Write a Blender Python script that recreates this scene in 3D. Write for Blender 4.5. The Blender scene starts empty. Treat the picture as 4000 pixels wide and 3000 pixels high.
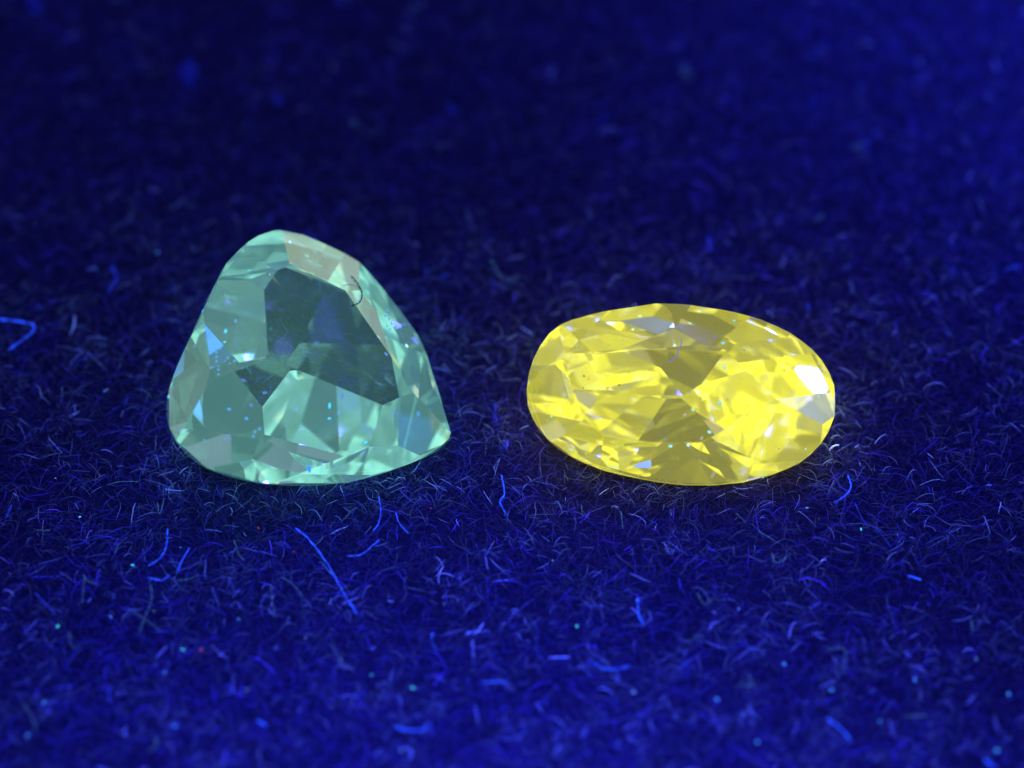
import bpy, bmesh, math, random
import numpy as np
from mathutils import Vector, Matrix, noise

# ------------------------------------------------------------------ camera
# One unit is one millimetre: a macro view of two small gemstones on felt.
S = bpy.context.scene
S.unit_settings.system = 'METRIC'; S.unit_settings.scale_length = 0.001
ELEV = math.radians(50.0); DIST = 80.0; WIDTH = 24.0; AIM_Z = 1.2
cam_data = bpy.data.cameras.new('camera'); cam = bpy.data.objects.new('camera', cam_data)
S.collection.objects.link(cam); S.camera = cam
CAM = np.array([0.0, -DIST*math.cos(ELEV), AIM_Z + DIST*math.sin(ELEV)])
cam.location = CAM; cam.rotation_euler = (math.radians(90) - ELEV, 0, 0)
cam_data.sensor_width = 36.0; cam_data.lens = 36.0*DIST/WIDTH
cam_data.clip_start = 1.0; cam_data.clip_end = 2000.0
cam_data.dof.use_dof = True; cam_data.dof.focus_distance = DIST + -0.7
cam_data.dof.aperture_fstop = cam_data.lens*0.001/3.2
RIGHT = np.array([1., 0, 0]); UP = np.array([0, math.sin(ELEV), math.cos(ELEV)]); BACK = np.array([0, -math.cos(ELEV), math.sin(ELEV)])

# ------------------------------------------------------------------ world, lamps, exposure
world = bpy.data.worlds.new('World'); S.world = world; world.use_nodes = True
bg = world.node_tree.nodes['Background']; bg.inputs[0].default_value = (.004, .006, .045, 1); bg.inputs[1].default_value = 1.0
S.view_settings.view_transform = 'Standard'; S.view_settings.look = 'None'; S.view_settings.exposure = 0; S.view_settings.gamma = 1
LAMPS = [[-16.517, 64.0, 4.128, 4.8, 4.8, 40.0], [113.392, 37.82, 7.649, 0.026, 0.145, 0.621], [118.519, 34.519, 7.024, 0.063, 0.352, 1.508], [-89.25, 34.186, 9.43, 0.343, 0.3, 0.172], [31.327, 5.0, 16.812, 0.921, 0.806, 0.46], [7.016, 70.82, 21.016, 0.108, 0.126, 0.181]]   # azimuth, elevation, angular radius (degrees), radiance r g b
for i, (az, el, rad, r, g, b) in enumerate(LAMPS):
    a, e = math.radians(az), math.radians(el)
    d = Vector((math.cos(e)*math.sin(a), math.cos(e)*math.cos(a), math.sin(e)))
    L = bpy.data.lights.new('torch_or_added_lamp', 'AREA'); L.shape = 'DISK'; dist = 1500.0  # first is the UV torch; the rest are added for facet reflections
    R = math.tan(math.radians(rad))*dist; L.size = 2*R
    m = max(r, g, b); L.color = (r/m, g/m, b/m); L.energy = m*math.pi*math.pi*R*R*1.0
    o = bpy.data.objects.new('torch_or_added_lamp', L); S.collection.objects.link(o)
    o.location = d*dist; o.rotation_euler = d.to_track_quat('Z', 'Y').to_euler()
def small_lamp(loc, aim, size, energy, col):
    L = bpy.data.lights.new('torch_or_added_lamp', 'AREA'); L.shape = 'DISK'; L.size = size; L.energy = energy; L.color = col
    o = bpy.data.objects.new('torch_or_added_lamp', L); S.collection.objects.link(o)
    o.location = loc; o.rotation_euler = (Vector(loc)-Vector(aim)).to_track_quat('Z', 'Y').to_euler()
def spot(loc, aim, cone, energy, col):  # unseen beams added to brighten the front and right back of the felt
    L = bpy.data.lights.new('added_felt_spot', 'SPOT'); L.spot_size = math.radians(cone); L.spot_blend = 1.0; L.energy = energy; L.color = col; L.shadow_soft_size = 7.0
    o = bpy.data.objects.new('added_felt_spot', L); S.collection.objects.link(o)
    o.location = loc; o.rotation_euler = (Vector(loc)-Vector(aim)).to_track_quat('Z', 'Y').to_euler()
spot((2, -60, 90), (0, -22, 0), 22, 60000*9.0*1.25, (.07, .09, 1))
spot((50, 70, 90), (22, 20, 0), 21, 60000*9.0*1.1, (.06, .09, 1))

C = S.cycles
C.use_denoising = True; C.max_bounces = 20; C.transmission_bounces = 20; C.glossy_bounces = 16; C.diffuse_bounces = 3
C.transparent_max_bounces = 8; C.volume_bounces = 0; C.caustics_reflective = True; C.caustics_refractive = True
C.blur_glossy = 0.0; C.sample_clamp_indirect = 60.0; C.sample_clamp_direct = 0.0
C.use_adaptive_sampling = True; C.adaptive_threshold = 0.005

GEMS = {"pear":{"M":[[0.949005,0.076699,-0.305788],[0.0,0.969954,0.243287],[0.31526,-0.230881,0.920492]],"c":[-4.78701,-0.03907,1.86266],"N":[[0.0,0.0,1.0],[-0.315273,-0.028866,0.948562],[-0.124736,-0.432641,0.892896],[0.09157,-0.140903,0.98578],[0.150929,0.03093,0.988061],[0.312627,0.230542,0.921474],[0.065463,0.26401,0.962296],[-0.182144,0.09277,0.978886],[-0.236569,0.104136,0.966018],[-0.299017,-0.110679,0.947807],[0.104181,-0.47166,0.875604],[0.359542,-0.352494,0.863989],[0.502042,0.26297,0.823894],[0.166442,0.515533,0.840549],[-0.299271,0.248647,0.921201],[0.589498,0.230174,0.774282],[-0.407155,-0.183581,0.894719],[-0.675381,-0.095341,0.73128],[0.4826,0.415273,0.771133],[0.094354,0.739679,0.666312],[-0.594888,0.560258,0.576385],[0.172994,-0.823362,0.540507],[-0.29706,0.495199,0.816415],[0.452681,-0.891673,0.0],[0.46835,-0.883543,0.0],[0.513996,-0.857792,0.0],[0.59019,-0.807264,0.0],[0.744665,-0.667438,0.0],[0.877018,0.480457,0.0],[0.843972,0.536387,0.0],[0.798458,0.60205,0.0],[0.75766,0.652649,0.0],[0.710498,0.703699,0.0],[0.629742,0.776805,0.0],[0.507764,0.861496,0.0],[0.349089,0.93709,0.0],[0.308331,0.951279,0.0],[0.249443,0.96839,0.0],[0.040267,0.999189,0.0],[-0.196064,0.980591,0.0],[-0.460675,0.887569,0.0],[-0.6787,0.734415,0.0],[-0.806542,0.591177,0.0],[-0.818102,0.575073,0.0],[-0.937371,0.348332,0.0],[-0.939128,0.343568,0.0],[-0.949683,0.313214,0.0],[-0.968017,0.250883,0.0],[-0.98579,0.16798,0.0],[-0.090466,-0.714704,-0.693552],[0.468034,0.243106,-0.849614],[0.484918,0.054574,-0.872855],[-0.743171,-0.019158,-0.668827],[-0.067577,0.484042,-0.872431],[-0.535869,-0.082097,-0.8403],[-0.546269,-0.108463,-0.830557],[-0.422987,-0.399871,-0.813133],[0.090714,-0.739097,-0.667463],[-0.152297,0.454592,-0.877583],[0.050045,-0.700453,-0.711942],[0.372536,-0.644756,-0.667463],[-0.10793,0.492871,-0.863383],[0.525881,-0.340935,-0.779238],[0.188146,-0.574295,-0.796735]],"D":[0.9796,1.30696,1.19245,1.27867,1.23723,1.47389,1.41257,1.31991,1.39384,1.32003,1.5848,1.88726,1.7158,1.7653,1.68958,1.91928,1.59854,2.08957,1.84805,2.54993,2.65424,2.23755,2.03433,3.01367,3.03029,3.0949,3.22391,3.50038,2.93572,2.91759,2.90873,2.91227,2.95459,3.03279,3.13613,3.23339,3.25797,3.30507,3.44916,3.51511,3.44398,3.22891,3.01015,2.98944,2.7251,2.72012,2.75356,2.83885,2.96634,2.3953,1.50959,1.42338,2.52703,1.79897,2.07244,2.1245,2.28915,2.27735,1.78127,2.25548,2.34199,1.8093,2.1806,2.0121],"out":[[-3.2244,-1.6442],[-3.1425,-2.0165],[-2.9612,-2.3364],[-2.7148,-2.5939],[-2.4271,-2.7908],[-2.0964,-2.9141],[-1.7499,-2.9915],[-1.3965,-3.0396],[-1.0375,-3.0648],[-0.6739,-3.0506],[-0.3083,-3.0253],[0.0583,-2.9763],[0.426,-2.9172],[0.7924,-2.8275],[1.1597,-2.7319],[1.5176,-2.584],[1.8754,-2.4277],[2.2277,-2.2489],[2.579,-2.0626],[2.924,-1.8559],[3.2524,-1.6158],[3.5235,-1.3133],[3.4394,-0.9323],[3.3482,-0.5527],[3.2471,-0.1758],[3.1222,0.1913],[2.9887,0.5553],[2.8459,0.9154],[2.663,1.2493],[2.4593,1.5698],[2.2328,1.8702],[1.7428,2.439],[1.4799,2.7045],[1.1924,2.9375],[0.8755,3.1243],[0.5295,3.2532],[0.1786,3.367],[-0.1795,3.4592],[-0.5524,3.4742],[-0.9263,3.3995],[-1.2746,3.2187],[-1.5795,2.9369],[-1.828,2.5978],[-2.0694,2.2544],[-2.2158,1.8605],[-2.927,-0.0837],[-3.0544,-0.4699],[-3.1559,-0.8613],[-3.2228,-1.2543]],"g":0.09795962505214992,"ior":2.21,"em":[0.00952,0.02906,0.0224]},"oval":{"M":[[0.999401,0.015706,-0.030831],[-0.0,0.891048,0.453909],[0.034601,-0.453637,0.890514]],"c":[3.93196,-0.63885,1.57556],"N":[[0.0,0.0,1.0],[-0.462623,-0.499527,0.732429],[-0.04657,-0.361494,0.931211],[-0.00208,-0.559679,0.828707],[0.302197,0.454222,0.838069],[0.099444,0.468767,0.877706],[0.001607,0.150839,0.988557],[-0.017857,0.184486,0.982673],[-0.104554,0.170595,0.979778],[-0.351932,0.001348,0.936025],[-0.251592,-0.563989,0.786522],[0.165448,0.56504,0.808305],[0.082341,0.438381,0.895009],[-0.016107,0.298288,0.95434],[-0.088279,0.446767,0.890284],[-0.373252,0.049485,0.926409],[0.495862,-0.388575,0.776615],[0.834399,-0.013093,0.551005],[0.36463,-0.166843,0.916083],[0.273963,0.276751,0.921061],[0.081299,0.755824,0.649708],[-0.502948,-0.674624,0.540302],[-0.671845,-0.157136,0.723832],[0.246237,-0.40821,0.879052],[-0.572871,0.376172,0.728226],[-0.627076,-0.235724,0.742435],[-0.195295,0.517663,0.832998],[-0.998406,-0.056439,0.0],[-0.957879,-0.287173,0.0],[-0.890656,-0.454677,0.0],[-0.754908,-0.65583,0.0],[-0.523019,-0.852321,0.0],[-0.427115,-0.904197,0.0],[-0.357986,-0.933727,0.0],[-0.270296,-0.962777,0.0],[-0.23135,-0.972871,0.0],[-0.204325,-0.978903,0.0],[-0.182469,-0.983212,0.0],[-0.121887,-0.992544,0.0],[-0.088543,-0.996072,0.0],[-0.005704,-0.999984,0.0],[0.006926,-0.999976,0.0],[0.127828,-0.991796,0.0],[0.128711,-0.991682,0.0],[0.251645,-0.96782,0.0],[0.251742,-0.967794,0.0],[0.383926,-0.923364,0.0],[0.437315,-0.899309,0.0],[0.604686,-0.796464,0.0],[0.725631,-0.688084,0.0],[0.840268,-0.542171,0.0],[0.939861,-0.341558,0.0],[0.994757,-0.10227,0.0],[0.995112,0.098756,0.0],[0.954718,0.297512,0.0],[0.879978,0.475015,0.0],[0.772462,0.635061,0.0],[0.628367,0.777917,0.0],[0.587325,0.809351,0.0],[0.478111,0.878299,0.0],[0.396551,0.918013,0.0],[0.303436,0.952852,0.0],[0.24492,0.969543,0.0],[0.188027,0.982164,0.0],[-0.420643,0.907226,0.0],[-0.588246,0.808682,0.0],[-0.812678,0.582714,0.0],[-0.89642,0.443205,0.0],[-0.953245,0.3022,0.0],[-0.989349,0.145562,0.0],[0.235501,-0.653325,-0.719518],[-0.211978,0.533695,-0.818679],[-0.106661,-0.6625,-0.741429],[-0.120361,-0.581761,-0.804405],[0.479847,-0.001863,-0.87735],[0.003676,0.662029,-0.749469],[-0.033212,-0.65691,-0.753237],[-0.102644,0.686919,-0.719449],[0.315687,0.486052,-0.81492],[-0.328921,-0.462919,-0.823114],[-0.356884,0.438731,-0.824711]],"D":[0.75092,1.98661,1.20336,1.34626,1.50415,1.17411,0.87506,0.91655,1.06348,1.62668,1.70957,1.31098,1.14215,0.99498,1.18431,1.69047,2.06599,3.05357,1.50682,1.20237,1.69867,2.26509,2.34716,1.29064,2.33998,2.17159,1.49307,3.56525,3.46573,3.32112,3.04009,2.5909,2.42493,2.31899,2.20216,2.15895,2.13654,2.12487,2.10806,2.10685,2.12178,2.12705,2.20145,2.20218,2.33002,2.33014,2.52467,2.61197,2.90546,3.11998,3.32806,3.50369,3.57928,3.5503,3.44606,3.2818,3.06088,2.77497,2.7011,2.52935,2.41434,2.29932,2.23846,2.19232,2.6518,2.95778,3.32331,3.43751,3.51472,3.56385,1.8132,1.45287,1.49739,1.45071,1.58208,1.34984,1.44175,1.37841,1.55017,1.54598,1.69795],"out":[[-3.5796,0.1536],[-3.56,-0.194],[-3.4606,-0.5255],[-3.3039,-0.8325],[-3.0818,-1.0881],[-2.8232,-1.3074],[-2.5338,-1.485],[-2.2285,-1.6292],[-1.9122,-1.7504],[-1.5869,-1.8418],[-1.2576,-1.9201],[-0.9263,-1.9892],[-0.5935,-2.051],[-0.2576,-2.0923],[0.08,-2.1223],[0.4193,-2.1242],[0.7589,-2.1218],[1.0968,-2.0783],[1.4348,-2.0344],[1.766,-1.9483],[2.0975,-1.8621],[2.4148,-1.7301],[2.7242,-1.5797],[3.001,-1.3696],[3.2389,-1.1186],[3.4277,-0.8261],[3.547,-0.4978],[3.5827,-0.1504],[3.5482,0.1966],[3.4457,0.5255],[3.2838,0.8256],[3.0657,1.0909],[2.7997,1.3057],[2.5235,1.5061],[2.2231,1.6696],[1.9105,1.8047],[1.5844,1.9085],[1.253,1.9923],[0.9164,2.0567],[0.5766,2.1011],[0.2355,2.1371],[-0.1075,2.1462],[-0.4509,2.1479],[-0.7936,2.1194],[-1.1358,2.0869],[-1.476,2.0353],[-1.8146,1.9755],[-2.1492,1.8939],[-2.4731,1.7763],[-2.785,1.6317],[-3.0659,1.4274],[-3.2692,1.1438],[-3.4233,0.832],[-3.5287,0.4997]],"g":0.1001223664693639,"ior":2.42,"em":[0.04859,0.04727,0.0025]}}   # facet planes of the two stones
rng = np.random.default_rng(7); random.seed(7)

# ------------------------------------------------------------------ helpers
def ray(px, py):
    x = (px-2000)*WIDTH/4000; y = -(py-1500)*WIDTH/4000
    d = x*RIGHT + y*UP - DIST*BACK
    return d/np.linalg.norm(d)
def on_felt(px, py, z=0.0):
    d = ray(px, py); return CAM + d*((z-CAM[2])/d[2])
def tag(o, label=None, cat=None, group=None, kind=None):
    if label: o['label'] = label
    if cat: o['category'] = cat
    if group: o['group'] = group
    if kind: o['kind'] = kind
    return o
def link(name, mesh, parent=None):
    o = bpy.data.objects.new(name, mesh); S.collection.objects.link(o)
    if parent is not None: o.parent = parent
    return o
def mesh_from(name, V, F, mat, smooth=False):
    me = bpy.data.meshes.new(name); me.from_pydata([tuple(map(float, v)) for v in V], [], [tuple(map(int, f)) for f in F])
    me.materials.append(mat); me.update()
    if smooth: me.shade_smooth()
    return me
def new_mat(name):
    m = bpy.data.materials.new(name); m.use_nodes = True; n = m.node_tree; n.nodes.clear()
    out = n.nodes.new('ShaderNodeOutputMaterial'); return m, n, out
def principled(name, base, rough=.6,  emis=None, strength=0.0, sheen=0.0, spec=.3, var=0.0, scale=3.0):
    m, n, out = new_mat(name); p = n.nodes.new('ShaderNodeBsdfPrincipled'); n.links.new(p.outputs[0], out.inputs[0])
    p.inputs['Base Color'].default_value = (*base, 1); p.inputs['Roughness'].default_value = rough
    p.inputs['Specular IOR Level'].default_value = spec; p.inputs['Sheen Weight'].default_value = sheen
    if emis: p.inputs['Emission Color'].default_value = (*emis, 1); p.inputs['Emission Strength'].default_value = strength
    if var:
        t = n.nodes.new('ShaderNodeTexNoise'); t.inputs['Scale'].default_value = scale; t.inputs['Detail'].default_value = 3
        tc = n.nodes.new('ShaderNodeTexCoord'); n.links.new(tc.outputs['Object'], t.inputs['Vector'])
        r = n.nodes.new('ShaderNodeMapRange'); r.inputs[1].default_value = .35; r.inputs[2].default_value = .65
        r.inputs[3].default_value = 1-var; r.inputs[4].default_value = 1+var; n.links.new(t.outputs[0], r.inputs[0])
        mx = n.nodes.new('ShaderNodeVectorMath'); mx.operation = 'SCALE'; mx.inputs[0].default_value = base
        n.links.new(r.outputs[0], mx.inputs['Scale']); n.links.new(mx.outputs[0], p.inputs['Base Color'])
        if emis:
            ms = n.nodes.new('ShaderNodeMath'); ms.operation = 'MULTIPLY'; ms.inputs[1].default_value = strength
            n.links.new(r.outputs[0], ms.inputs[0]); n.links.new(ms.outputs[0], p.inputs['Emission Strength'])
    return m

# ------------------------------------------------------------------ the felt
def felt_height(x, y):
    return .10*noise.noise(Vector((x*.12, y*.12, 3.1))) + .05*noise.noise(Vector((x*.55, y*.55, 1.7))) + .03*noise.noise(Vector((x*2.1, y*2.1, 9.2)))
def felt_mat():
    m, n, out = new_mat('felt'); p = n.nodes.new('ShaderNodeBsdfPrincipled'); n.links.new(p.outputs[0], out.inputs[0])
    p.inputs['Roughness'].default_value = .95; p.inputs['Specular IOR Level'].default_value = .15
    tc = n.nodes.new('ShaderNodeTexCoord')
    a = n.nodes.new('ShaderNodeTexNoise'); a.inputs['Scale'].default_value = 9; a.inputs['Detail'].default_value = 8; a.inputs['Roughness'].default_value = .75
    n.links.new(tc.outputs['Object'], a.inputs['Vector'])
    cr = n.nodes.new('ShaderNodeValToRGB'); cr.color_ramp.elements[0].position = .35; cr.color_ramp.elements[0].color = FELT_A
    cr.color_ramp.elements[1].position = .7; cr.color_ramp.elements[1].color = FELT_B
    n.links.new(a.outputs[0], cr.inputs[0]); n.links.new(cr.outputs[0], p.inputs['Base Color'])
    b = n.nodes.new('ShaderNodeBump'); b.inputs['Strength'].default_value = .8; b.inputs['Distance'].default_value = .08
    n.links.new(a.outputs[0], b.inputs['Height']); n.links.new(b.outputs[0], p.inputs['Normal'])
    return m
FELT_A = (.015, .015, .08, 1); FELT_B = (.06, .05, .25, 1)
X0, X1, Y0, Y1 = -34., 34., -24., 42.
nx, ny = 200, 200
xs = np.linspace(X0, X1, nx); ys = np.linspace(Y0, Y1, ny)
V = [(x, y, felt_height(x, y)-.05) for y in ys for x in xs]
F = [(j*nx+i, j*nx+i+1, (j+1)*nx+i+1, (j+1)*nx+i) for j in range(ny-1) for i in range(nx-1)]
felt = link('ground', mesh_from('ground', V, F, felt_mat(), True)); tag(felt, 'dark felt cloth lit deep blue under both stones', kind='structure')

def tubes(P, rad, sides=3):
    """P: (n, k, 3) centre lines, rad: (n, k) radii -> one vertex array and one face array"""
    n, k, _ = P.shape
    T = np.gradient(P, axis=1); T /= np.linalg.norm(T, axis=2, keepdims=True)+1e-9
    A = np.cross(T, np.array([.13, .21, .97])); A /= np.linalg.norm(A, axis=2, keepdims=True)+1e-9
    B = np.cross(T, A); ring = []
    for s in range(sides):
        c, q = math.cos(2*math.pi*s/sides), math.sin(2*math.pi*s/sides)
        ring.append(P + rad[..., None]*(c*A + q*B))
    V = np.stack(ring, 2).reshape(-1, 3)
    base = (np.arange(n)[:, None, None]*k + np.arange(k-1)[None, :, None])*sides
    s = np.arange(sides)[None, None, :]; s2 = (s+1) % sides
    F = np.stack([base+s, base+s2, base+sides+s2, base+sides+s], -1).reshape(-1, 4)
    return V, F
def fast_mesh(name, V, F, mat, tint=None):
    me = bpy.data.meshes.new(name); me.vertices.add(len(V)); me.vertices.foreach_set('co', V.astype(np.float32).ravel())
    me.loops.add(F.size); me.loops.foreach_set('vertex_index', F.astype(np.int32).ravel())
    me.polygons.add(len(F)); me.polygons.foreach_set('loop_start', np.arange(0, F.size, F.shape[1], dtype=np.int32))
    me.polygons.foreach_set('use_smooth', np.ones(len(F), bool)); me.materials.append(mat); me.update(calc_edges=True)
    if tint is not None:
        at = me.attributes.new('tint', 'FLOAT', 'POINT'); at.data.foreach_set('value', np.repeat(tint, len(V)//len(tint)).astype(np.float32))
    return me
HX = np.array([[felt_height(x, y) for x in xs] for y in ys])
def hgt(x, y):
    fx = np.clip((x-X0)/(X1-X0)*(nx-1), 0, nx-1.001); fy = np.clip((y-Y0)/(Y1-Y0)*(ny-1), 0, ny-1.001)
    i = fx.astype(int); j = fy.astype(int); u = fx-i; v = fy-j
    return HX[j, i]*(1-u)*(1-v)+HX[j, i+1]*u*(1-v)+HX[j+1, i]*(1-u)*v+HX[j+1, i+1]*u*v
def in_stone(P, pad=.03):
    bad = np.zeros(P.shape[0], bool)
    for G in GEMS.values():
        M = np.array(G['M']); q = (P.reshape(-1, 3)-np.array(G['c']))@M.T; N = np.array(G['N']); D = np.array(G['D'])
        bad |= ((q@N.T - D).max(1).reshape(P.shape[:2]) < pad).any(1)
    return bad
def pile_mat(name, base, rough=.8, sheen=.3, emis=None):
    m, n, out = new_mat(name); p = n.nodes.new('ShaderNodeBsdfPrincipled'); n.links.new(p.outputs[0], out.inputs[0])
    p.inputs['Roughness'].default_value = rough; p.inputs['Sheen Weight'].default_value = sheen; p.inputs['Specular IOR Level'].default_value = .3
    a = n.nodes.new('ShaderNodeAttribute'); a.attribute_name = 'tint'
    mx = n.nodes.new('ShaderNodeVectorMath'); mx.operation = 'SCALE'; mx.inputs[0].default_value = base
    n.links.new(a.outputs['Fac'], mx.inputs['Scale']); n.links.new(mx.outputs[0], p.inputs['Base Color'])
    if emis:
        p.inputs['Emission Color'].default_value = (*emis, 1); n.links.new(a.outputs['Fac'], p.inputs['Emission Strength'])
    return m
def patchy(x, y, scale, seed):
    return np.array([noise.noise(Vector((a*scale, b*scale, seed))) for a, b in zip(x, y)])
def fibres(n, box, lo, hi, rmin, rmax, lift, k=6, curl=1.0, zoff=0.0, clump=0.0, seed=0.0, spread=.5, lum=1.0):
    x = rng.uniform(box[0], box[1], n); y = rng.uniform(box[2], box[3], n)
    if clump:
        w = patchy(x, y, .7, seed)+.6*patchy(x, y, 2.2, seed+5); keep = rng.random(n) < np.clip(.5+clump*w, .05, 1)*np.clip(1-(y-2)/7, .22, 1); x = x[keep]; y = y[keep]; n = len(x)
    L = rng.uniform(lo, hi, n)*rng.uniform(.6, 1.3, n); th = rng.uniform(0, 2*np.pi, n); kap = rng.normal(0, curl, n)/L*1.2
    el = np.abs(rng.normal(0, lift, n)); dk = rng.normal(0, 2.0, n)/L
    P = np.zeros((n, k, 3)); z = np.full(n, 0.0)+rng.uniform(-.06, .10, n)+zoff; st = L/(k-1)
    for q in range(k):
        P[:, q, 0] = x; P[:, q, 1] = y; P[:, q, 2] = z + hgt(x, y)
        a = th; e = el*np.cos(np.pi*q/(k-1)*1.15)
        x = x + st*np.cos(a)*np.cos(e); y = y + st*np.sin(a)*np.cos(e); z = z + st*np.sin(e)
        th = th + kap*st + rng.normal(0, .16, n); kap = kap + dk*st
    r = rng.uniform(rmin, rmax, n)[:, None]*np.array([.6]+[1]*(k-2)+[.35])[None]
    ok = ~in_stone(P); P = P[ok]; r = r[ok]; n = len(P)
    t = lum*np.exp(rng.normal(0, spread, n)-spread**2/2)
    return (*tubes(P, r), t)
pile_dark = pile_mat('pile_dark', (.10, .075, .55))
pile_grey = pile_mat('pile_grey', (.40, .56, .85))
fuzz_blue = pile_mat('fuzz_blue', (.03, .05, .3), emis=(.012, .035, .80))
box = (-14.5, 14.5, -13.5, 17.5); wide = (X0+1, X1-1, Y0+1, Y1-1)
def pile(name, args, kw, mat, label, cat):
    V, F, t = fibres(*args, **kw); tag(link(name, fast_mesh(name, V, F, mat, t)), label, cat, kind='stuff')
pile('felt_pile', (60000, box, .25, .80, .0045, .009, .45), dict(k=4, curl=.6, spread=.8), pile_dark, 'dense dark blue fibre pile of the felt under the stones', 'felt pile')
pile('felt_pile', (12000, wide, .5, 1.1, .006, .011, .4), dict(k=4, spread=.7), pile_dark, 'loose dark fibre pile spreading to the edges of the felt', 'felt pile')
pile('fibre_fuzz', (52000, box, .14, .60, .0040, .0085, .5), dict(k=5, curl=.5, zoff=.06, clump=1.7, seed=2.0, spread=.95), pile_grey, 'pale grey blue curly fuzz standing out of the felt', 'fibre fuzz')
pile('blue_lint', (2600, box, .12, .5, .004, .009, .5), dict(k=5, curl=1.4, zoff=.10, clump=1.8, seed=8.0, spread=1.0, lum=.28), fuzz_blue, 'tiny glowing blue lint crumbs scattered all over the felt', 'blue lint')

# ------------------------------------------------------------------ gemstones
def facets(N, D):
    """the faces of the convex body n.x <= d"""
    out = []
    for i in range(len(N)):
        n = N[i]; a = np.cross(n, [0, 0, 1.] if abs(n[2]) < .9 else [1., 0, 0]); a /= np.linalg.norm(a); b = np.cross(n, a)
        c = n*D[i]; P = [c+50*(x*a+y*b) for x, y in ((-1, -1), (1, -1), (1, 1), (-1, 1))]
        for j in range(len(N)):
            if j == i: continue
            s = [float(N[j]@p)-D[j] for p in P]; Q = []
            for k in range(len(P)):
                p, q, sp, sq = P[k], P[(k+1) % len(P)], s[k], s[(k+1) % len(P)]
                if sp <= 1e-9: Q.append(p)
                if (sp < -1e-9 and sq > 1e-9) or (sp > 1e-9 and sq < -1e-9): Q.append(p+(q-p)*sp/(sp-sq))
            P = Q
            if len(P) < 3: break
        if len(P) >= 3: out.append(P)
    return out
def gem_mat(name, ior, em, strength=1.0, rough=.0):
    m, n, out = new_mat(name); g = n.nodes.new('ShaderNodeBsdfGlass'); g.inputs['IOR'].default_value = ior; g.inputs['Roughness'].default_value = rough
    g.inputs['Color'].default_value = (1, 1, 1, 1)
    e = n.nodes.new('ShaderNodeEmission'); e.inputs[0].default_value = (*em, 1); e.inputs[1].default_value = strength
    n.links.new(g.outputs[0], out.inputs['Surface'])
    n.links.new(e.outputs[0], out.inputs['Volume'])
    return m
def make_gem(name, G, mat, girdle_mat, label, cat):
    M = np.array(G['M']); c = np.array(G['c']); N = np.array(G['N']); N /= np.linalg.norm(N, axis=1, keepdims=True); D = np.array(G['D'])
    bm = bmesh.new()
    for P in facets(N, D):
        vs = []
        for p in P: vs.append(bm.verts.new(p))
        bm.faces.new(vs)
    bmesh.ops.remove_doubles(bm, verts=bm.verts, dist=.0015)
    bmesh.ops.dissolve_degenerate(bm, edges=bm.edges, dist=.0005)
    bmesh.ops.holes_fill(bm, edges=[e for e in bm.edges if len(e.link_faces) < 2])
    bmesh.ops.recalc_face_normals(bm, faces=bm.faces)
    me = bpy.data.meshes.new(name); bm.to_mesh(me); bm.free(); me.materials.append(mat)
    o = link(name, me); tag(o, label, cat)
    o.matrix_world = Matrix([[*M[:, i], c[i]] for i in range(3)] + [[0, 0, 0, 1]])
    # frosted girdle band, a hair proud of the polished glass
    out = np.array(G['out']); g = G['g']; n = len(out)
    e1 = np.roll(out, -1, 0)-out; e0 = np.roll(e1, 1, 0); nn = np.c_[e1[:, 1], -e1[:, 0]]/np.linalg.norm(e1, axis=1)[:, None]; n0 = np.roll(nn, 1, 0)
    w = nn+n0; w /= (1+(nn*n0).sum(1))[:, None]
    # where the facets leave the wall: the band follows the wall of each segment
    Vb = []; Fb = []
    for k, (off, z) in enumerate(((.004, -g*.38), (.009, -g*.38), (.009, -g*.66), (.004, -g*.66))):
        for p in out+w*off: Vb.append((p[0], p[1], z))
    for i in range(n):
        j = (i+1) % n
        for k in range(4): k2 = (k+1) % 4; Fb.append((k*n+i, k*n+j, k2*n+j, k2*n+i))
    gi = link('girdle', mesh_from('girdle', Vb, Fb, girdle_mat, False), o)
    return o, M, c, N, D
def on_gem(T, px, py, lift=0.0):
    o, M, c, N, D = T
    d = M@ray(px, py); p0 = M@(CAM-c); dn = N@d; t = (D-N@p0)/dn; t = t[dn < 0].max(); i = np.argmax(np.where(dn < 0, (D-N@p0)/np.where(dn == 0, 1, dn), -1e9))
    p = p0+d*t+N[i]*lift
    return M.T@p+c, M.T@N[i]
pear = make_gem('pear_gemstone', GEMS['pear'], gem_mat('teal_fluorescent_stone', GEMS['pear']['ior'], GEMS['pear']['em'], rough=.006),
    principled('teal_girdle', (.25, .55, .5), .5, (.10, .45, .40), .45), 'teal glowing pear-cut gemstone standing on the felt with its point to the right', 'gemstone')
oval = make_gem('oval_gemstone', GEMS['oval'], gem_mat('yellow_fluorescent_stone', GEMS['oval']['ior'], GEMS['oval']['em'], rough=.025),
    principled('yellow_girdle', (.6, .55, .1), .5, (.75, .65, .05), .45), 'bright yellow glowing oval-cut gemstone lying on the felt right of the teal stone', 'gemstone')

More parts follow.
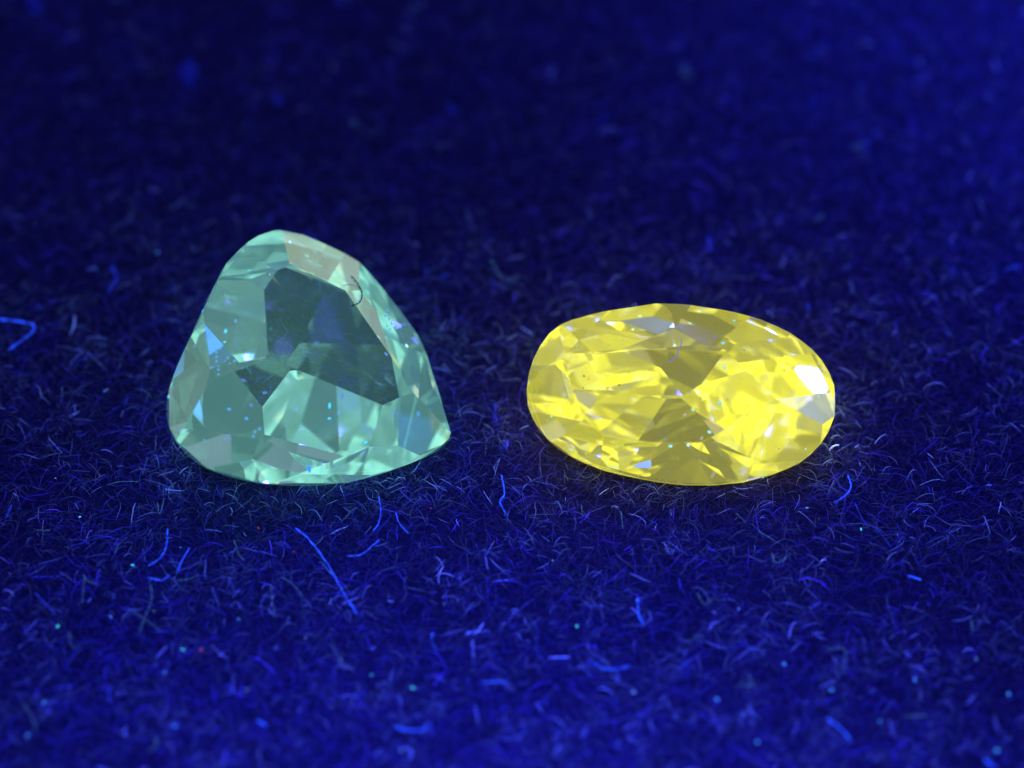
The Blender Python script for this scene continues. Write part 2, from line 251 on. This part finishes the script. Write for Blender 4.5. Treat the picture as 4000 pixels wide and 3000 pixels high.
# ------------------------------------------------------------------ lint, hairs and specks
blue_lint = principled('blue_lint_strand', (.05, .1, .6), .6, (.015, .07, 1.0), 1.1, var=.5, scale=6)
dim_lint = principled('dim_blue_strand', (.04, .06, .4), .6, (.012, .03, .7), .65, var=.5, scale=5)
grey_lint = principled('grey_strand', (.20, .33, .42), .7, (.03, .10, .24), .5, var=.4, scale=5)
cyan_speck = principled('cyan_speck', (.2, .7, .8), .5, (.06, .75, 1.0), 1.1)
blue_speck = principled('blue_speck', (.1, .2, .8), .5, (.04, .25, 1.0), 1.3)
pale_speck = principled('pale_speck', (.3, .4, .8), .5, (.16, .42, 1.0), .6)
white_speck = principled('white_speck', (.6, .8, .9), .5, (.45, .85, 1.0), 1.3)
red_speck = principled('orange_speck', (.6, .1, .05), .5, (.9, .13, .04), .8)
faint_blue = principled('faint_blue_fluff', (.02, .03, .3), .8, (.008, .015, .5), .30, var=.6, scale=1.5)
faint_grey = principled('faint_grey_fluff', (.05, .09, .3), .8, (.02, .05, .25), .35, var=.6, scale=1.5)
dark_hair = principled('dark_hair', (.01, .02, .06), .4)
violet_lint = principled('violet_lint', (.3, .3, .6), .6, (.30, .28, .75), .55)
def spline(pts, k):
    pts = [np.array(p, float) for p in pts]; pts = [2*pts[0]-pts[1]]+pts+[2*pts[-1]-pts[-2]]; out = []; n = len(pts)-3
    for q in range(k):
        t = q/(k-1)*n; i = min(int(t), n-1); t -= i; a, b, c_, d = pts[i:i+4]
        out.append(.5*((2*b)+(c_-a)*t+(2*a-5*b+4*c_-d)*t*t+(3*b-a-3*c_+d)*t**3))
    return np.array(out)
def strand(name, P, r, mat, label, cat, group=None, rough=.25):
    k = len(P); P = P.copy(); P[1:-1] += rng.normal(0, r*rough, (k-2, 3))
    rad = r*(1+.35*np.sin(np.arange(k)*1.9+rng.uniform(0, 6)))*np.where(np.arange(k) % (k-1) == 0, .4, 1)
    base = P[0].copy(); V, F = tubes((P-base)[None], rad[None], 5)
    caps = [tuple(range(4, -1, -1)), tuple(range((k-1)*5, k*5))]
    me = bpy.data.meshes.new(name); me.from_pydata([tuple(v) for v in V], [], [tuple(f) for f in F.tolist()]+caps); me.materials.append(mat); me.shade_smooth()
    o = link(name, me); o.location = base; tag(o, label, cat, group); return o
def felt_strand(pts, r, mat, label, cat='lint fibre', group=None, crop=(0, 0, 1.0), z=.26, name='lint_fibre'):
    q = [(x/crop[2]+crop[0], y/crop[2]+crop[1]) for x, y in pts]; W = []
    for i, (x, y) in enumerate(q):
        p = on_felt(x, y, .1); h = float(hgt(np.array([p[0]]), np.array([p[1]]))[0])
        W.append(on_felt(x, y, h+z+.05*math.sin(i*1.7+x)))
    return strand(name, spline(W, 8+4*len(q)), r, mat, label, cat, group)
def crumb(name, loc, size, mat, label, cat, group=None, axis=None, stretch=1.0, nrm=None, rough=.45):
    bm = bmesh.new(); bmesh.ops.create_icosphere(bm, subdivisions=2, radius=1.0)
    s = random.uniform(0, 99)
    for v in bm.verts:
        v.co *= 1+rough*noise.noise(v.co*1.5+Vector((s, 0, 0))); v.co.x *= stretch
    me = bpy.data.meshes.new(name); bm.to_mesh(me); bm.free(); me.materials.append(mat)
    o = link(name, me); o.location = loc; o.scale = (size, size, size*.7)
    if nrm is not None:
        zv = Vector(nrm).normalized(); xv = Vector(axis) if axis is not None else Vector((random.uniform(-1, 1), random.uniform(-1, 1), .1)); xv = (xv-zv*xv.dot(zv)).normalized(); yv = zv.cross(xv)
        o.rotation_euler = Matrix((xv, yv, zv)).transposed().to_euler()
    else: o.rotation_euler = (random.uniform(0, 1), random.uniform(0, 1), random.uniform(0, 6))
    tag(o, label, cat, group); return o
CA = (0, 1800, 1.106); CB = (2000, 1800, 1.106); CF = (0, 0, .553)
for pts, r, mat, crop, label in [
 ([(1275,290),(1330,335),(1390,410),(1440,490),(1490,580),(1545,670)], .022, blue_lint, CA, 'longest bright blue lint fibre running diagonally below the teal stone'),
 ([(725,290),(718,370),(690,420),(640,455)], .019, blue_lint, CA, 'bright blue bent fibre below left of the teal stone, upper of a close pair'),
 ([(820,375),(790,425),(765,480)], .018, blue_lint, CA, 'short straight blue fibre right of the bent one below the teal stone'),
 ([(1635,155),(1645,215),(1635,270),(1610,305)], .015, blue_lint, CA, 'thin upright blue fibre just under the point end of the teal stone'),
 ([(1710,225),(1725,270),(1765,315)], .015, blue_lint, CA, 'small hooked blue fibre right of the thin upright one under the teal stone'),
 ([(1640,340),(1610,365),(1560,405),(1500,412)], .015, blue_lint, CA, 'curved blue fibre lying beside the top of the longest diagonal fibre'),
 ([(1540,200),(1520,240),(1550,290)], .010, dim_lint, CA, 'dim blue kinked thread in the shadow edge under the teal stone'),
 ([(520,290),(440,325),(370,350),(300,370)], .012, dim_lint, CA, 'dim blue thread sloping down to the left, left of the bent bright fibre'),
 ([(50,190),(25,250)], .020, dim_lint, CA, 'short dim blue stub at the left edge below the level of the stones'),
 ([(150,570),(200,620),(240,665)], .017, dim_lint, CA, 'dim blue fibre sloping down right near the left edge of the felt'),
 ([(470,975),(475,1050)], .022, dim_lint, CA, 'short upright blue fibre low on the left side of the felt'),
 ([(1700,1145),(1760,1165),(1830,1160),(1865,1130)], .024, blue_lint, CA, 'smile shaped blurred blue fibre under the big cyan speck near the front'),
 ([(2080,958),(2195,955)], .022, blue_lint, CA, 'level blue fibre right of the big cyan speck near the front'),
 ([(2025,940),(2025,1020)], .017, dim_lint, CA, 'dim upright fibre left of the level blue one near the front'),
 ([(635,505),(700,515),(730,495)], .017, blue_lint, CA, 'short level blue fibre under the pair of bent and straight fibres'),
 ([(2165,60),(2180,140),(2160,180),(2195,240)], .022, blue_lint, CA, 'knotted upright blue fibre on the felt between the two stones'),
 ([(1110,1120),(1150,1145)], .026, blue_lint, CA, 'stubby blue fibre low in the front left half of the felt'),
 ([(1870,740),(1865,780),(1885,815)], .020, blue_lint, CA, 'short curved blue fibre between the long diagonal fibre and the middle'),
 ([(1645,860),(1675,840)], .026, dim_lint, CA, 'thick dim blue stub above left of the big cyan speck'),
 ([(985,960),(1010,1015)], .020, dim_lint, CA, 'dim blue stub in the front left felt below the orange speck'),
 ([(1385,1000),(1410,1030),(1450,1020),(1440,880)], .014, dim_lint, CA, 'J shaped dim blue thread left of the big cyan speck'),
 ([(1450,60),(1465,110),(1440,150),(1390,180)], .020, blue_lint, CB, 'bright blue fibre curling beside the lower right of the yellow stone'),
 ([(1480,180),(1520,260),(1580,300),(1640,375)], .013, dim_lint, CB, 'thin blue fibre sloping away below right of the yellow stone'),
 ([(545,590),(545,660),(570,710)], .022, blue_lint, CB, 'bright short blue fibre straight below the yellow stone'),
 ([(350,870),(390,895),(450,900),(510,885)], .020, blue_lint, CB, 'shallow curved blue fibre below the short bright one under the yellow stone'),
 ([(1360,1110),(1420,1160),(1465,1210)], .026, blue_lint, CB, 'blurred bright blue fibre near the front right of the felt'),
 ([(1710,495),(1770,515)], .022, blue_lint, CB, 'short level blue fibre toward the right edge of the felt'),
 ([(90,690),(110,740),(105,820),(160,885)], .014, dim_lint, CB, 'long dim blue thread at the middle front of the felt'),
 ([(720,510),(730,560)], .015, dim_lint, CB, 'dim blue upright stub under the middle of the yellow stone'),
 ([(880,530),(875,600)], .015, dim_lint, CB, 'dim blue upright stub right of a similar one under the yellow stone'),
 ([(735,860),(755,900),(750,950)], .014, dim_lint, CB, 'wavy dim blue thread in the front right half of the felt'),
 ([(840,370),(880,395)], .017, dim_lint, CB, 'tiny dim blue stub under the right half of the yellow stone'),
 ([(440,1010),(450,1070)], .014, dim_lint, CB, 'dim blue stub below the shallow curved fibre near the front'),
 ([(2040,1290),(2085,1327)], .030, blue_lint, CB, 'blurred blue fibre at the front right corner of the felt'),
 ([(240,575),(252,600),(235,630)], .030, dim_lint, CF, 'blurred dim blue fibre on the felt behind left of the teal stone'),
 ([(-12,687),(75,705),(20,755)], .024, blue_lint, CF, 'V shaped bright blue fibre at the left edge level with the stones'),
 ([(1530,510),(1535,545)], .028, dim_lint, CF, 'dim blue stub on the felt behind the yellow stone'),
 ([(2060,580),(2050,605)], .026, dim_lint, CF, 'dim blue fibre behind right of the yellow stone'),
 ([(2170,582),(2203,575)], .030, dim_lint, CF, 'dim level blue fibre at the right edge behind the yellow stone'),
 ([(950,605),(972,588)], .020, dim_lint, CF, 'dim blue fibre behind the point end of the teal stone'),
 ([(922,580),(918,604)], .016, dim_lint, CF, 'tiny dim blue stub close behind the right edge of the teal stone'),
 ([(1068,870),(1072,920)], .020, dim_lint, CF, 'dim blue fibre between the stones close to the yellow one'),
 ([(1745,655),(1748,672)], .022, dim_lint, CF, 'tiny blue stub just behind the right end of the yellow stone'),
 ([(1800,1090),(1835,1060)], .012, dim_lint, CF, 'thin dim thread right of the fibre curling beside the yellow stone'),
]: felt_strand(pts, r*.8, mat, label, crop=crop)
for pts, r, crop, label in [
 ([(650,530),(655,600),(620,690),(600,750)], .014, CA, 'long grey thread crossing a shorter one in the left front felt'),
 ([(560,640),(620,680),(700,740)], .011, CA, 'short grey thread crossing a longer one in the left front felt'),
 ([(360,490),(380,520),(430,535)], .013, CA, 'grey hooked thread right of the dim blue fibre at the left'),
 ([(365,500),(360,560),(355,620)], .012, CA, 'grey upright thread beside the hooked one at the left'),
 ([(1010,340),(1030,400),(1055,430)], .013, CA, 'grey curved thread left of the long diagonal fibre'),
 ([(1170,530),(1175,600),(1185,680)], .014, CA, 'upright grey thread in the middle of the left front felt'),
 ([(1210,500),(1260,530),(1310,590)], .013, CA, 'arched grey thread left of the lower end of the long diagonal fibre'),
 ([(1430,790),(1470,860),(1530,910)], .015, CA, 'pale grey curved thread above left of the big cyan speck'),
 ([(660,1190),(680,1220),(640,1260)], .020, CA, 'blurred grey hooked thread at the front left'),
 ([(300,740),(310,800),(355,800)], .015, CA, 'L shaped grey thread low on the left side'),
 ([(100,1050),(140,1110),(155,1170)], .016, CA, 'grey bowed thread in the front left corner'),
 ([(740,520),(820,510),(860,490)], .011, CA, 'level grey thread right of the short level blue fibre'),
 ([(150,300),(220,300)], .010, CA, 'faint level grey thread near the left edge below the stones'),
 ([(460,105),(520,90),(600,90)], .012, CA, 'grey level thread left of the shadow of the teal stone'),
 ([(700,140),(740,110),(760,95)], .014, CA, 'grey sloping thread beside the shadow of the teal stone'),
 ([(680,180),(690,230),(710,160)], .012, CA, 'grey looped thread below the sloping one beside the teal stone'),
 ([(1480,260),(1520,215),(1545,200)], .012, CA, 'grey sloping thread under the right half of the teal stone'),
 ([(1350,820),(1430,810),(1440,860),(1425,920)], .015, CB, 'grey question mark shaped thread in the right front felt'),
 ([(1700,1105),(1800,1100)], .022, CB, 'blurred level grey thread near the front right'),
 ([(970,970),(1040,970)], .018, CB, 'grey level thread of a crossed pair at the front right of centre'),
 ([(1020,925),(1050,985)], .016, CB, 'grey steep thread of a crossed pair at the front right of centre'),
 ([(965,225),(1010,265)], .014, CB, 'grey sloping thread under the middle of the yellow stone'),
 ([(1060,300),(1150,355)], .012, CB, 'grey sloping thread under the right half of the yellow stone'),
 ([(1120,400),(1140,440),(1190,420)], .018, CB, 'grey curled tuft below right of the yellow stone'),
 ([(470,215),(480,295)], .015, CB, 'grey upright thread under the left half of the yellow stone'),
 ([(300,190),(305,240)], .012, CB, 'grey upright stub under the left end of the yellow stone'),
 ([(760,780),(820,750)], .018, CB, 'grey sloping thread in the middle of the right front felt'),
 ([(1985,690),(1990,740)], .020, CB, 'grey upright thread near the right edge'),
 ([(800,570),(830,620),(870,600)], .015, CB, 'grey bent thread beside a dim blue stub under the yellow stone'),
 ([(1060,560),(1085,600),(1120,598)], .018, CF, 'grey bent thread on the felt between and behind the stones'),
]: felt_strand(pts, r*.8, grey_lint, label, crop=crop, name='lint_thread')
for x, y, s, mat, crop, label in [
 (573,450,.050,cyan_speck,CA,'cyan speck left of the blue fibre pair below the teal stone'),
 (790,815,.050,cyan_speck,CA,'cyan speck beside the orange one in the front left felt'),
 (1783,980,.062,cyan_speck,CA,'largest cyan speck shining near the front middle'),
 (478,672,.048,blue_speck,CA,'bright blue speck at the foot of a grey thread on the left'),
 (250,715,.042,cyan_speck,CA,'pale cyan speck beside the end of the dim blue fibre at the left'),
 (1030,683,.042,blue_speck,CA,'round blue speck in the middle of the left front felt'),
 (345,242,.030,cyan_speck,CA,'small cyan speck above the dim sloping thread at the left'),
 (1065,990,.045,pale_speck,CA,'blurred pale blue speck low in the left front felt'),
 (1605,925,.036,cyan_speck,CA,'small dim cyan speck left of the largest cyan speck'),
 (665,650,.034,pale_speck,CA,'pale speck at the crossing of two grey threads'),
 (1320,765,.034,pale_speck,CA,'small pale speck below the end of the long diagonal fibre'),
 (120,1185,.055,blue_speck,CA,'blurred blue speck in the front left corner'),
 (190,1045,.050,blue_speck,CA,'blurred blue speck above the one in the front left corner'),
 (712,915,.040,blue_speck,CA,'round blue speck right of the short upright fibre in front'),
 (1735,1250,.060,pale_speck,CA,'blurred pale speck under the smile shaped fibre'),
 (240,75,.034,pale_speck,CA,'small pale speck left of the teal stone and below its widest part'),
 (780,375,.030,pale_speck,CA,'tiny pale speck between the fibres of the pair below the teal stone'),
 (755,1145,.060,blue_speck,CA,'oblong blurred blue speck at the front left'),
 (1117,290,.032,red_speck,CA,'orange speck closest below the teal stone'),
 (1268,393,.024,red_speck,CA,'small orange speck left of the long diagonal blue fibre'),
 (870,817,.036,red_speck,CA,'orange speck beside a cyan one in the front left felt'),
 (1860,205,.026,red_speck,CA,'orange speck below the point of the teal stone'),
 (430,62,.018,red_speck,CA,'faint orange speck left of the teal stone'),
 (280,715,.050,cyan_speck,CB,'green cyan speck left of the bright fibre below the yellow stone'),
 (176,430,.036,pale_speck,CB,'small pale speck below left of the yellow stone'),
 (980,640,.042,pale_speck,CB,'pale oblong speck below the right half of the yellow stone'),
 (1175,878,.060,blue_speck,CB,'bright oblong blue speck in the right front felt'),
 (885,1030,.060,blue_speck,CB,'blurred blue speck right of the crossed middle threads'),
 (2095,1250,.085,blue_speck,CB,'largest blurred blue speck in the front right corner'),
 (2145,1007,.062,blue_speck,CB,'bright blue speck at the right edge near the front'),
 (1380,990,.055,blue_speck,CB,'blurred blue speck above the bright fibre at the front right'),
 (1060,1215,.060,blue_speck,CB,'blurred blue speck at the very front right of centre'),
 (525,1000,.055,pale_speck,CB,'blurred pale speck below the shallow curved blue fibre'),
 (2005,855,.045,pale_speck,CB,'pale speck near the right edge above the bright blue one'),
 (1508,295,.036,cyan_speck,CB,'cyan speck below right of the yellow stone beside a thin fibre'),
 (1275,203,.045,pale_speck,CB,'pale flat chip in the shadow of the yellow stone'),
 (1800,620,.060,dim_lint,CB,'large soft blue speck toward the right edge'),
 (950,1245,.070,dim_lint,CB,'flat dim blue speck at the front right of centre'),
 (1590,1125,.045,blue_speck,CB,'small blurred blue speck right of the front right fibre'),
 (1740,945,.045,blue_speck,CB,'small blue speck in the right front felt above the level grey thread'),
 (540,600,.040,blue_speck,CB,'blue speck at the top of the bright fibre below the yellow stone'),
 (340,545,.040,blue_speck,CF,'pale blue speck on the felt behind left of the teal stone'),
 (910,360,.075,faint_blue,CF,'blurred blue speck far behind between the stones'),
 (405,162,.26,faint_blue,CF,'largest blurred blue fluff spot at the far left back'),
 (765,265,.13,faint_grey,CF,'blurred grey fluff spot at the back above the teal stone'),
 (1755,220,.14,faint_blue,CF,'blurred blue fluff spot at the far right back'),
 (1483,155,.13,faint_grey,CF,'blurred grey fluff spot at the back above the yellow stone'),
 (1855,315,.12,faint_grey,CF,'blurred grey blue fluff spot at the right back'),
 (1305,255,.11,faint_blue,CF,'faint blurred blue fluff spot at the back of the middle'),
 (975,235,.10,faint_blue,CF,'faint blurred blue fluff spot at the back left of the middle'),
 (368,377,.07,faint_blue,CF,'blurred violet blue speck behind left of the teal stone'),
 (808,408,.05,dim_lint,CF,'dim blue speck behind the top of the teal stone'),
 (1770,470,.09,faint_grey,CF,'blurred grey tuft behind right of the yellow stone'),
 (600,215,.12,faint_blue,CF,'faint blurred blue fluff spot right of the largest one at the back'),
 (75,8,.16,faint_blue,CF,'blurred blue fluff spot at the top left corner of the felt'),
]:
    x, y = x/crop[2]+crop[0], y/crop[2]+crop[1]; p = on_felt(x, y, .1); h = float(hgt(np.array([p[0]]), np.array([p[1]]))[0])
    crumb('glowing_speck', Vector(on_felt(x, y, h+.22)), s*(.48 if s < .09 else .85), mat, label, 'speck', stretch=random.uniform(1.2, 2.2), rough=.9 if s > .065 else .45)
def gem_specks(T, o, s, items, label, group):
    for it in items:
        x, y, size, mat, st, lab = it
        size *= .50 if lab else .34; p, n = on_gem(T, x/s+o[0], y/s+o[1], size*.2)
        crumb('dust_or_glint_speck', Vector(p), size, mat, lab or label, 'dust speck', None if lab else group, axis=RIGHT*math.cos(it[4][1])+UP*math.sin(it[4][1]), stretch=it[4][0], nrm=n)
A = 1.57
gem_specks(pear, (600, 850), 1.508, [
 (803,145,.06,white_speck,(1.5,A),'large whitish dust speck on the top of the teal stone'),
 (690,275,.045,pale_speck,(1.2,0),None),(722,268,.035,pale_speck,(1.2,.5),None),(685,335,.036,white_speck,(1,0),None),
 (455,375,.040,pale_speck,(1,0),None),(290,550,.050,blue_speck,(1.6,1),'bright blue speck on the upper left edge of the teal stone'),
 (1380,548,.045,blue_speck,(1.9,.7),'slanting blue lint crumb at the top of the cream facet of the teal stone'),
 (1490,755,.062,white_speck,(1.6,-.5),'oval bluish white speck in the cream facet of the teal stone'),
 (1370,805,.055,pale_speck,(2.0,-.8),'slanting bright speck on the right edge of the dark table of the teal stone'),
 (1445,960,.048,pale_speck,(1.5,-.7),None),(1517,1000,.045,pale_speck,(1.3,1.2),None),(1110,1050,.055,pale_speck,(2.2,1.45),'upright bright speck just below the table of the teal stone'),
 (1037,1108,.055,cyan_speck,(2.6,1.5),'long upright cyan speck low on the teal stone'),(1035,1183,.045,cyan_speck,(1.9,.2),'sideways cyan speck under the long upright one on the teal stone'),
 (1250,1325,.055,cyan_speck,(1.6,.8),'cyan speck low on the right half of the teal stone'),(915,1480,.085,blue_speck,(1.8,-1.4),'large soft blue speck at the bottom of the teal stone'),
 (1410,1155,.042,blue_speck,(1.8,A),None),(1258,1210,.034,pale_speck,(1,0),None),(655,1032,.055,pale_speck,(2,.1),'level pale speck on the grey patch of the teal stone'),
 (530,958,.06,pale_speck,(1.8,-.3),'soft pale smudge left above the level speck on the teal stone'),(575,1105,.06,pale_speck,(1.6,-1),'soft pale smudge below the level speck on the teal stone'),
 (935,850,.030,pale_speck,(1,0),None),(1210,490,.045,blue_speck,(1.4,.5),'blue speck at the foot of the dark hair on the teal stone'),
 (88,1055,.050,cyan_speck,(2,A),'cyan speck on the left edge of the teal stone'),(800,950,.03,pale_speck,(1,0),None),
 (1262,320,.034,pale_speck,(2,-1),None),(1285,378,.045,blue_speck,(2,-.6),None),(1310,372,.03,pale_speck,(1.6,1.4),None),(1320,735,.022,pale_speck,(1,0),None),(1283,690,.018,blue_speck,(1,0),None),
 (1100,708,.026,blue_speck,(1,0),None),(455,805,.03,blue_speck,(1.2,A),None),
 ], 'tiny pale blue dust speck stuck to the teal pear-cut stone', 'dust specks on the teal stone')
for k, (x, y) in enumerate([(1362,580),(1385,600),(1400,625),(1415,650),(1390,660),(1372,640)]):
    p, n = on_gem(pear, x/1.508+600, y/1.508+850, .01); crumb('lint_tuft', Vector(p), .020, pale_speck if k % 2 else blue_speck, 'small violet blue lint crumb heaped at the top of the cream facet', 'lint crumb', 'lint crumbs heaped on the cream facet', axis=UP, stretch=1.5, nrm=n)
gem_specks(oval, (2000, 1130), 1.676, [
 (1155,1020,.06,white_speck,(1.15,A),'largest glint shaped as a white blue crumb low on the yellow stone'),(1382,352,.062,cyan_speck,(1.5,.5),'bright cyan speck high on the yellow stone right of its middle'),  # first item: glowing crumb standing in for a specular glint
 (1330,315,.055,violet_lint,(1.9,-1.2),'violet upright smudge left of the bright cyan speck on the yellow stone'),(1520,398,.045,pale_speck,(1.3,.5),'pale violet speck right of the bright cyan one on the yellow stone'),
 (435,385,.038,pale_speck,(1.1,0),'white speck on the upper left of the yellow stone'),(390,450,.034,violet_lint,(1,0),None),(325,740,.038,violet_lint,(1,0),None),
 (1690,450,.026,pale_speck,(1,0),None),(1820,530,.030,pale_speck,(1,0),None),(1390,515,.050,cyan_speck,(1.4,0),'soft pale cyan speck at the right tip of the upper dark triangle'),
 (1360,745,.055,cyan_speck,(1.5,-.2),'cyan triangle speck right of the centre of the yellow stone'),(1165,675,.030,violet_lint,(1.2,0),'violet speck at the exact middle of the yellow stone'),
 (1745,1045,.045,violet_lint,(1.1,0),None),(1370,1085,.038,pale_speck,(1.2,A),None),(665,990,.030,violet_lint,(1,0),None),
 (585,840,.028,violet_lint,(1,0),None),(1455,205,.042,cyan_speck,(1.6,0),'pale cyan speck at the top edge of the yellow stone'),(1165,110,.030,blue_speck,(1.3,0),None),(1650,210,.030,violet_lint,(1,0),None),
 (1020,1195,.026,blue_speck,(1,0),None),(1645,1232,.035,cyan_speck,(2,.2),None),(1290,240,.028,violet_lint,(1.5,A),None),
 ], 'tiny pale violet dust speck stuck to the yellow oval stone', 'dust specks on the yellow stone')
def gem_strand(T, o, s, pts, r, mat, label, name, lift=.02, cat='fibre'):
    W = []
    for x, y in pts:
        p, n = on_gem(T, x/s+o[0], y/s+o[1], lift); W.append(p)
    return strand(name, spline(W, 7*len(W)), r, mat, label, cat, rough=.1)
gem_strand(pear, (600, 850), 1.508, [(1160,345),(1200,392),(1225,450),(1212,500),(1160,525)], .013, dark_hair, 'dark curved hair lying on the upper right of the teal stone', 'curved_hair', cat='hair')
gem_strand(pear, (600, 850), 1.508, [(1112,404),(1160,398),(1195,408),(1215,432)], .006, dark_hair, 'finer hair branching left of the dark curved hair on the teal stone', 'curved_hair', cat='hair')
gem_strand(oval, (2000, 1130), 1.676, [(1092,395),(1080,435),(1055,462),(1022,478)], .014, violet_lint, 'pale violet curved fibre on the upper dark triangle of the yellow stone', 'curved_fibre')
gem_strand(oval, (2000, 1130), 1.676, [(1110,330),(1108,365),(1092,395)], .011, violet_lint, 'pale violet straight fibre above the curved one on the yellow stone', 'curved_fibre')
# natural inclusions inside the stones
inc = principled('inclusion', (.10, .12, .10), .6)
def inclusion(T, o, s, x, y, depth, size, st):
    p, n = on_gem(T, x/s+o[0], y/s+o[1], 0); d = ray(x/s+o[0], y/s+o[1]); M = T[1]
    q = M@(p+(d*.5-n*.5)*depth-T[2])
    bm = bmesh.new(); bmesh.ops.create_icosphere(bm, subdivisions=1, radius=1.0); k = random.uniform(0, 99)
    for v in bm.verts: v.co *= 1+.6*noise.noise(v.co*1.5+Vector((k, 0, 0))); v.co.x *= st; v.co *= size
    me = bpy.data.meshes.new('inclusion'); bm.to_mesh(me); bm.free(); me.materials.append(inc)
    i = link('inclusion', me, T[0]); i.location = q; i.rotation_euler = (random.uniform(0, 6), random.uniform(0, 6), random.uniform(0, 6))
for x, y, dp, sz, st in [(470,570,.4,.024,1.6),(500,590,.4,.015,1),(465,650,.5,.014,2.2),(702,628,.4,.022,1)]: inclusion(oval, (2000, 1130), 1.676, x, y, dp, sz, st)
for x, y, dp, sz, st in [(840,265,.3,.02,2.5),(820,270,.3,.012,1)]: inclusion(pear, (600, 850), 1.508, x, y, dp, sz, st)
